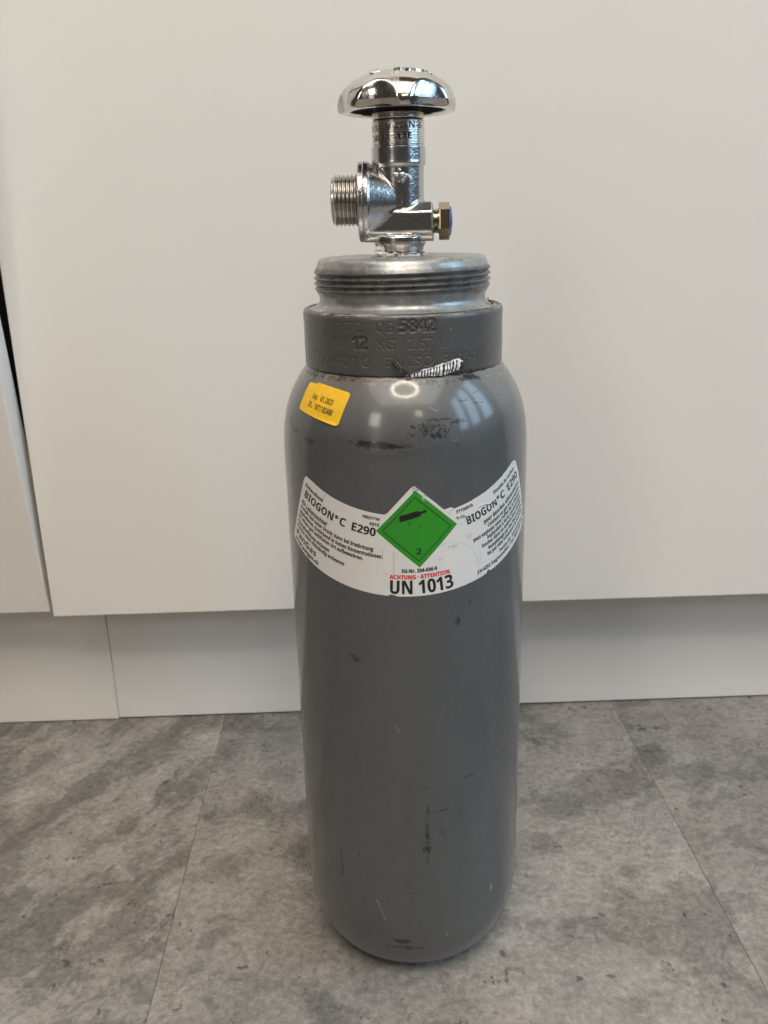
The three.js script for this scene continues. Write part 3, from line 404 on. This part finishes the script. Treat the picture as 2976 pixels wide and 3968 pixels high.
function cap3(x, y, z, a, b, r) { const bx = b[0] - a[0], by = b[1] - a[1], bz = b[2] - a[2], t = Math.max(0, Math.min(1, ((x - a[0]) * bx + (y - a[1]) * by + (z - a[2]) * bz) / (bx * bx + by * by + bz * bz))); return Math.hypot(x - a[0] - bx * t, y - a[1] - by * t, z - a[2] - bz * t) - r; }
function sdValve(x, y, z) {
  let d = smin(cylY(x, y, z, 0.0108, -0.006, 0.0235, 0.0002), cylY(x, y, z, 0.0116, 0.0232, 0.0304, 0.0006), 0.0016);
  const cr = 0.0108 + Math.max(0, -x - 0.0002) * 0.43, cone = Math.max((ln(y - 0.0083, z) - cr) * 0.92, -0.0150 - x, x - 0.0012);
  d = smin(d, cone, 0.0005);
  d = smin(d, cylX(x, y, z, 0.0168, -0.0176, -0.0128, 0.0083, 0.0007), 0.0006);
  let blk = boxR(x, y, z, 0.0002, -0.0002, 0, 0.0141, 0.0081, 0.0116, 0.0012);
  blk = smax(blk, (Math.abs(y + 0.0002) + Math.abs(z)) * 0.7071 - 0.0110, 0.0006);
  blk = smin(blk, cylX(x, y, z, 0.0084, 0.0090, 0.0146, -0.0003, 0.0016), 0.0012);
  d = smin(d, blk, 0.0012);
  const slab = smin(boxR(x, y, z, 0, -0.0075, 0, 0.0147, 0.0013, 0.0090, 0.0006), cylY(x, y, z, 0.0127, -0.0088, -0.0060, 0.0007), 0.0012);
  d = smin(d, slab, 0.0010);
  // raised plus and stroke on the front
  const zf = Math.sqrt(Math.max(0, 0.0108 * 0.0108 - x * x));
  d = smin(d, Math.min(cap3(x, y, z, [0.0004, 0.0207, 0.0108], [0.0004, 0.0166, 0.0108], 0.00042), cap3(x, y, z, [-0.0016, 0.0189, 0.0107], [0.0023, 0.0189, 0.01065], 0.00042), cap3(x, y, z, [0.0036, 0.0185, 0.0102], [0.0019, 0.0163, 0.0106], 0.00042), cap3(x, y, z, [0.0046, 0.0178, 0.0098], [0.0052, 0.0165, 0.0095], 0.0003)), 0.0005);
  return d + 0.000026 * nz(x * 1100, y * 1300, z * 1300) + 0.000022 * nz(x * 420, y * 420, z * 420 + 4);
}
function sdfMesh(f, half, center, N) {
  const mc = new MarchingCubes(N, new THREE.MeshBasicMaterial(), false, false, 400000); mc.isolation = 0; mc.reset();
  const s = N / 2;
  for (let k = 0; k < N; k++) for (let j = 0; j < N; j++) for (let i = 0; i < N; i++) mc.field[k * N * N + j * N + i] = -f((i - s) / s * half + center[0], (j - s) / s * half + center[1], (k - s) / s * half + center[2]) * 1000;
  mc.update();
  let g = new THREE.BufferGeometry(); const P = new Float32Array(mc.count * 3);
  for (let i = 0; i < mc.count; i++) for (let c = 0; c < 3; c++) P[i * 3 + c] = mc.positionArray[i * 3 + c] * half + center[c];
  g.setAttribute('position', new THREE.BufferAttribute(P, 3)); g = mergeVertices(g, half / N * 0.01);
  const p = g.attributes.position, n = new Float32Array(p.count * 3), e = 0.00004;
  for (let i = 0; i < p.count; i++) {
    let x = p.getX(i), y = p.getY(i), z = p.getZ(i), gx, gy, gz, l;
    for (let it = 0; it < 3; it++) { gx = f(x + e, y, z) - f(x - e, y, z); gy = f(x, y + e, z) - f(x, y - e, z); gz = f(x, y, z + e) - f(x, y, z - e); l = Math.hypot(gx, gy, gz) || 1; gx /= l; gy /= l; gz /= l; if (it < 2) { const d = Math.max(-0.0003, Math.min(0.0003, f(x, y, z))); x -= gx * d * 0.8; y -= gy * d * 0.8; z -= gz * d * 0.8; } }
    p.setXYZ(i, x, y, z); n.set([gx, gy, gz], i * 3);
  }
  g.setAttribute('normal', new THREE.BufferAttribute(n, 3)); g.setAttribute('uv', new THREE.BufferAttribute(new Float32Array(p.count * 2), 2));
  return g;
}
const valve = part('valve', sdfMesh(sdValve, 0.0200, [-0.0012, 0.0115, 0], 128), castChrome, cyl, 'chromed shut-off valve screwed into the neck');
valve.position.set(VX, 0.375, 0); valve.rotation.y = -4 * D;

// neck stub under the valve
part('neck_thread', lathe([[0.009, -0.0152], [0.0104, -0.0152], [0.0107, -0.0142], [0.0101, -0.0139], [0.0101, -0.0137], [0.0109, -0.0133], [0.0111, -0.0129], [0.0103, -0.0125], [0.0101, -0.0122], [0.0103, -0.0116], [0.0105, -0.0107], [0.0109, -0.0098], [0.0115, -0.0090], [0.0116, -0.0082]], 96, -0.0152, -0.008, 0.5), turned, valve);

// bonnet with stamped lines
{
  const w = 1024, h = 256, [c, x] = canvas(w, h), r = rng(15); x.fillStyle = '#c0c0c0'; x.fillRect(0, 0, w, h);
  for (let i = 0; i < 260; i++) { x.globalAlpha = 0.10; x.fillStyle = r() < 0.5 ? '#fff' : '#777'; x.fillRect(0, r() * h, w, 1 + r()); }
  x.globalAlpha = 1;
  const t = (s, d0, d1, yb, cap, wt) => { x.font = `${wt} 100px sans-serif`; const m = x.measureText(s).width, a = w * (0.5 + d0 / 360), b = w * (0.5 + d1 / 360); x.save(); x.translate(a, yb); x.scale((b - a) / m, cap / 72); x.fillStyle = '#000'; x.fillText(s, 0, 0); x.restore(); };
  t('29 ISO', -84, -35, 118, 58, 'bold'); t('V', -26, -14, 112, 58, 'bold'); t('10', -2, 10, 104, 56, 'bold'); t('N-6', 23, 62, 96, 60, 'bold');
  t('340BR', -68, -17, 214, 62, 'bold'); t('17E', -4, 32, 200, 58, 'bold');
  const tex = ctex(c, false);
  const [cc, cx] = canvas(w, h); cx.fillStyle = '#d6d1ca'; cx.fillRect(0, 0, w, h);
  cx.globalAlpha = 0.9; const u = (s, d0, d1, yb, cap, wt) => { cx.font = `${wt} 100px sans-serif`; const m = cx.measureText(s).width, a = w * (0.5 + d0 / 360), b = w * (0.5 + d1 / 360); cx.save(); cx.translate(a, yb); cx.scale((b - a) / m, cap / 72); cx.fillStyle = '#2a2622'; cx.fillText(s, 0, 0); cx.restore(); };
  u('29 ISO', -84, -35, 118, 58, 'bold'); u('V', -26, -14, 112, 58, 'bold'); u('10', -2, 10, 104, 56, 'bold'); u('N-6', 23, 62, 96, 60, 'bold'); u('340BR', -68, -17, 214, 62, 'bold'); u('17E', -4, 32, 200, 58, 'bold');
  const mat = new THREE.MeshPhysicalMaterial({ map: ctex(cc), metalness: 1, roughness: 0.16, bumpMap: tex, bumpScale: 0.00025 });
  const g = lathe([[0.0104, 0.0302], [0.01085, 0.0303], [0.01085, 0.0308], [0.0112, 0.0311], [0.0112, 0.0340], [0.0112, 0.0370], [0.0112, 0.0400], [0.0110, 0.0406], [0.0100, 0.0407]], 128, 0.0305, 0.0410, 0.5);
  part('bonnet', g, mat, valve, 'turned bonnet stamped with letters');
  part('gland_seam', lathe([[0.0098, 0.0405], [0.0103, 0.0405], [0.0103, 0.0412], [0.0098, 0.0412]], 96), darkSteel, valve);
  const nut = lathe([[0.0095, 0.0411], [0.0109, 0.0411], [0.0111, 0.0414], [0.0111, 0.0434], [0.0108, 0.0437], [0.0095, 0.0437]], 96, 0.041, 0.044, 0.4);
  part('gland_nut', nut, chrome, valve);
}

// outlet thread
{
  const P = [[0.0040, -0.0150], [0.0042, -0.0290], [0.0080, -0.0293], [0.0093, -0.0293], [0.0099, -0.0288]];
  let x = -0.0283; for (let i = 0; i < 6; i++) { P.push([0.0100, x], [0.0107, x + 0.00062], [0.01075, x + 0.00082], [0.0107, x + 0.00102], [0.0099, x + 0.00152]); x += 0.00176; }
  P.push([0.0099, -0.0172], [0.0099, -0.0165]);
  const g = lathe(P, 128, -0.03, 0, 0.45); g.rotateZ(-Math.PI / 2);                 // lathe axis y becomes +x
  g.translate(0, 0.0092, 0);
  part('outlet_thread', g, turned, valve, 'threaded outlet pointing left');
}

// relief plug: brass-toned hexagon nut with blue cap
{
  const brass = new THREE.MeshPhysicalMaterial({ color: new THREE.Color().setRGB(0.40, 0.345, 0.235), metalness: 1, roughness: 0.22 });
  const cy = -0.0002, sh = lathe([[0.003, 0.0138], [0.0052, 0.0138], [0.0052, 0.0150], [0.0049, 0.0152], [0.0049, 0.0164], [0.0053, 0.0168], [0.0053, 0.0174]], 64, 0, 1, 0.4); sh.rotateZ(-Math.PI / 2); sh.scale(1, 1, 1);
  const shank = sh; shank.translate(0, cy, 0);
  const hexS = new THREE.Shape(); for (let i = 0; i < 6; i++) { const a = (-37.8 + 60 * i) * D; hexS[i ? 'lineTo' : 'moveTo'](Math.cos(a) * 0.0076, Math.sin(a) * 0.0076); }
  let hex = new THREE.ExtrudeGeometry(hexS, { depth: 0.0037, bevelEnabled: true, bevelThickness: 0.0005, bevelSize: 0.0003, bevelSegments: 2 }); hex.translate(0, 0, 0.0005);
  hex.rotateY(Math.PI / 2);                                                           // extrude along +x
  hex.translate(0.0172, cy, 0);
  const plug = part('relief_plug', mergeGeometries([shank.toNonIndexed(), hex].map((g) => { const q = g.index ? g.toNonIndexed() : g; return q; })), brass, valve, 'brass-toned hexagonal plug with a blue cap');
  const blue = new THREE.MeshPhysicalMaterial({ color: new THREE.Color().setRGB(0.035, 0.05, 0.36), roughness: 0.4, clearcoat: 0.3 });
  const segs = []; for (let i = 0; i < 4; i++) { const g = new THREE.SphereGeometry(0.0062, 14, 10, (i * 90 + 7) * D, 76 * D, 0, Math.PI / 2); g.scale(1, 0.22, 1); g.rotateZ(-Math.PI / 2); g.rotateX(38 * D); g.translate(0.0218, cy, 0); segs.push(g); }
  const base = new THREE.CylinderGeometry(0.0061, 0.0061, 0.0009, 48); base.rotateZ(Math.PI / 2); base.translate(0.0220, cy, 0); segs.push(base);
  part('blue_cap', mergeGeometries(segs.map((g) => g.toNonIndexed())), blue, valve, 'blue plastic cap on the relief plug');
  const hole = new THREE.CylinderGeometry(0.00085, 0.00085, 0.0004, 20); hole.rotateX(Math.PI / 2); hole.rotateX(32 * D); hole.translate(0.0158, cy - 0.00275, 0.0042);
  part('vent_hole', hole, darkSteel, valve);
}

// handwheel
{
  const dome = curveProfile([[0, 0.0617], [0.005, 0.0615], [0.0095, 0.0607], [0.0145, 0.0590], [0.0192, 0.0566], [0.0222, 0.0541], [0.0243, 0.0515], [0.0253, 0.0490], [0.0257, 0.0468], [0.0254, 0.0448], [0.0247, 0.0441]], 90).map((p) => [p[0], 0.0441 + (p[1] - 0.0441) * 0.925]);
  const inner = [[0.0235, 0.0439], [0.0215, 0.0439], [0.0204, 0.0441], [0.0200, 0.0446], [0.0200, 0.0470], [0.0197, 0.0510]];
  const P = dome.concat(inner), nT = 280, pos = [], idx = [];
  for (let j = 0; j < P.length; j++) for (let i = 0; i <= nT; i++) {
    const a = i / nT * Math.PI * 2, k = 2 * Math.PI / 7; let dl = Math.abs(((a - 6.9 * D) % k + k) % k - k / 2); // 0 at the middle of a face
    let [r, y] = P[j];
    if (j < dome.length) {
      const yy = Math.max(0, y - 0.0478), ap = 0.0227 - 36 * yy * yy - Math.max(0, 0.0470 - y) * 0.38, cut = ap / Math.pow(Math.cos(dl), 2.1);
      r = r - Math.max(0, r - smin(r, cut, 0.0005));
    }
    pos.push(Math.sin(a) * r, y, Math.cos(a) * r);
  }
  for (let j = 0; j < P.length - 1; j++) for (let i = 0; i < nT; i++) { const a = j * (nT + 1) + i, b = a + nT + 1; idx.push(a, b, a + 1, b, b + 1, a + 1); }
  let g = new THREE.BufferGeometry(); g.setAttribute('position', new THREE.Float32BufferAttribute(pos, 3)); g.setIndex(idx); g = mergeVertices(g, 1e-7); g.computeVertexNormals(); { const q = g.attributes.position, u = new Float32Array(q.count * 2); for (let i = 0; i < q.count; i++) { u[i * 2] = 0.5 + q.getX(i) * 16; u[i * 2 + 1] = q.getZ(i) * 9 + q.getY(i) * 16; } g.setAttribute('uv', new THREE.BufferAttribute(u, 2)); }
  const wheel = part('handwheel', g, chrome, valve, 'polished lobed handwheel with raised lettering on top');
  // dark recess and hub underneath
  part('recess', lathe([[0.0196, 0.0448], [0.0196, 0.0505], [0.006, 0.0512], [0, 0.0512]], 96), darkSteel, wheel, 'dark hollow underside');
  part('hub', lathe([[0.0, 0.0436], [0.0098, 0.0437], [0.0100, 0.0440], [0.0104, 0.0515]], 64), darkSteel, wheel);
  // raised letters and arrow on the crown
  const { FontLoader } = await import('three/addons/loaders/FontLoader.js'); const { TextGeometry } = await import('three/addons/geometries/TextGeometry.js');
  const font = await new FontLoader().loadAsync('fonts/droid/droid_sans_bold.typeface.json'), bits = [], domeY = (r) => { for (let i = 1; i < dome.length; i++) if (dome[i][0] >= r) { const t = (r - dome[i - 1][0]) / (dome[i][0] - dome[i - 1][0]); return dome[i - 1][1] + t * (dome[i][1] - dome[i - 1][1]); } return 0.05; };
  const lay = (geo, rad, ang) => { const q = geo.attributes.position; for (let i = 0; i < q.count; i++) { const x = q.getX(i), yy = q.getY(i), zz = q.getZ(i), r = rad + yy, a = ang + x / rad; q.setXYZ(i, Math.sin(a) * r, domeY(Math.max(0, r)) + zz - 0.0002, Math.cos(a) * r); } geo.computeVertexNormals(); bits.push(geo.toNonIndexed ? (geo.index ? geo.toNonIndexed() : geo) : geo); };
  ['O', 'P', 'E', 'N'].forEach((ch, i) => { const t = new TextGeometry(ch, { font, size: 0.0036, depth: 0.0008, curveSegments: 4 }); lay(t, 0.0098, (-8 + i * 21) * D); });
  const arrow = new THREE.Shape([[0.000, -0.0006], [0.0075, -0.0006], [0.0075, -0.0016], [0.0102, 0], [0.0075, 0.0016], [0.0075, 0.0006], [0, 0.0006]].map((p) => new THREE.Vector2(p[0], p[1])));
  lay(new THREE.ExtrudeGeometry(arrow, { depth: 0.0008, bevelEnabled: false, steps: 1, curveSegments: 3 }), 0.0118, -85 * D);
  for (const [a, r] of [[-40, 0.0150], [55, 0.0166]]) { const s = new THREE.SphereGeometry(0.0010, 12, 8); s.scale(1.2, 0.6, 1.2); s.translate(Math.sin(a * D) * r, domeY(r), Math.cos(a * D) * r); bits.push(s.toNonIndexed()); }
  part('raised_lettering', mergeGeometries(bits.map((b) => { for (const n of Object.keys(b.attributes)) if (!['position', 'normal', 'uv'].includes(n)) b.deleteAttribute(n); return b; })), chrome, wheel);
}

// rests of sealing tape round the neck
{
  const tapeMat = new THREE.MeshPhysicalMaterial({ color: new THREE.Color().setRGB(0.78, 0.76, 0.73), roughness: 0.7, side: THREE.DoubleSide });
  const lump = (x, y, z, s, sy, seed) => { const g = new THREE.IcosahedronGeometry(1, 4), p = g.attributes.position; for (let i = 0; i < p.count; i++) { const a = p.getX(i), b = p.getY(i), c = p.getZ(i), k = 0.75 + 0.9 * nz(a * 2.2 + seed, b * 2.2, c * 2.2) + 0.5 * nz(a * 6, b * 6 + seed, c * 6); p.setXYZ(i, x + a * s * k, y + b * sy * k, z + c * s * k * 0.8); } return creased(g, 0.5); };
  const list = [];
  list.push(lump(-0.0094, 0.3634, 0.0078, 0.0022, 0.0028, 1), lump(-0.0104, 0.3622, 0.0068, 0.0024, 0.0019, 4), lump(-0.0080, 0.3616, 0.0086, 0.0021, 0.0012, 7), lump(-0.0082, 0.3648, 0.0074, 0.0009, 0.0016, 9), lump(-0.0050, 0.3614, 0.0103, 0.0016, 0.0008, 2), lump(-0.0118, 0.3611, 0.0066, 0.0022, 0.0005, 8));
  for (let i = 0; i < 7; i++) { const a = (-8 + i * 7.5) * D; list.push(lump(Math.sin(a) * 0.0113, 0.3610 + 0.0002 * Math.sin(i * 2.4), Math.cos(a) * 0.0113, 0.0008, 0.0004 + 0.0003 * Math.abs(Math.sin(i * 1.9)), 20 + i)); }
  const fibre = new THREE.TubeGeometry(new THREE.CatmullRomCurve3([[0.0092, 0.3609, 0.0072], [0.0106, 0.3616, 0.0070], [0.0120, 0.3627, 0.0068], [0.0130, 0.3640, 0.0067]].map((p) => new THREE.Vector3(...p))), 20, 0.00011, 6);
  part('sealing_tape', mergeGeometries([...list, fibre.toNonIndexed()].map((g) => g.index ? g.toNonIndexed() : g)), tapeMat, cyl, 'crumpled white sealing tape left at the valve neck');
}

// ---------------------------------------------------------------- round ceiling lamp, out of frame, seen as a ring on the shoulder
{
  const lamp = thing('ceiling_lamp', [-0.05, 2.34, 1.28], 'warm ring-shaped ceiling lamp reflected on the cylinder shoulder', 'ceiling lamp');
  const ring = new THREE.TorusGeometry(0.42, 0.04, 20, 96); ring.rotateX(Math.PI / 2);
  part('glowing_ring', ring, new THREE.MeshStandardMaterial({ color: 0xffffff, emissive: new THREE.Color().setRGB(1, 0.88, 0.72), emissiveIntensity: 34 }), lamp);
  const plate = new THREE.CylinderGeometry(0.3, 0.3, 0.02, 48); plate.translate(0, 0.05, 0);
  part('lamp_plate', plate, new THREE.MeshStandardMaterial({ color: 0xdddddd, roughness: 0.6 }), lamp);
  for (let i = 0; i < 6; i++) { const l = new THREE.PointLight(new THREE.Color().setRGB(1, 0.88, 0.72), 0.05); l.name = numbered('lamp_light'); l.position.set(-0.05 + 0.42 * Math.sin(i * Math.PI / 3), 2.29, 1.28 + 0.42 * Math.cos(i * Math.PI / 3)); l.shadow.radius = 1.5; l.castShadow = true; scene.add(l); }
}

renderer.render(scene, camera);
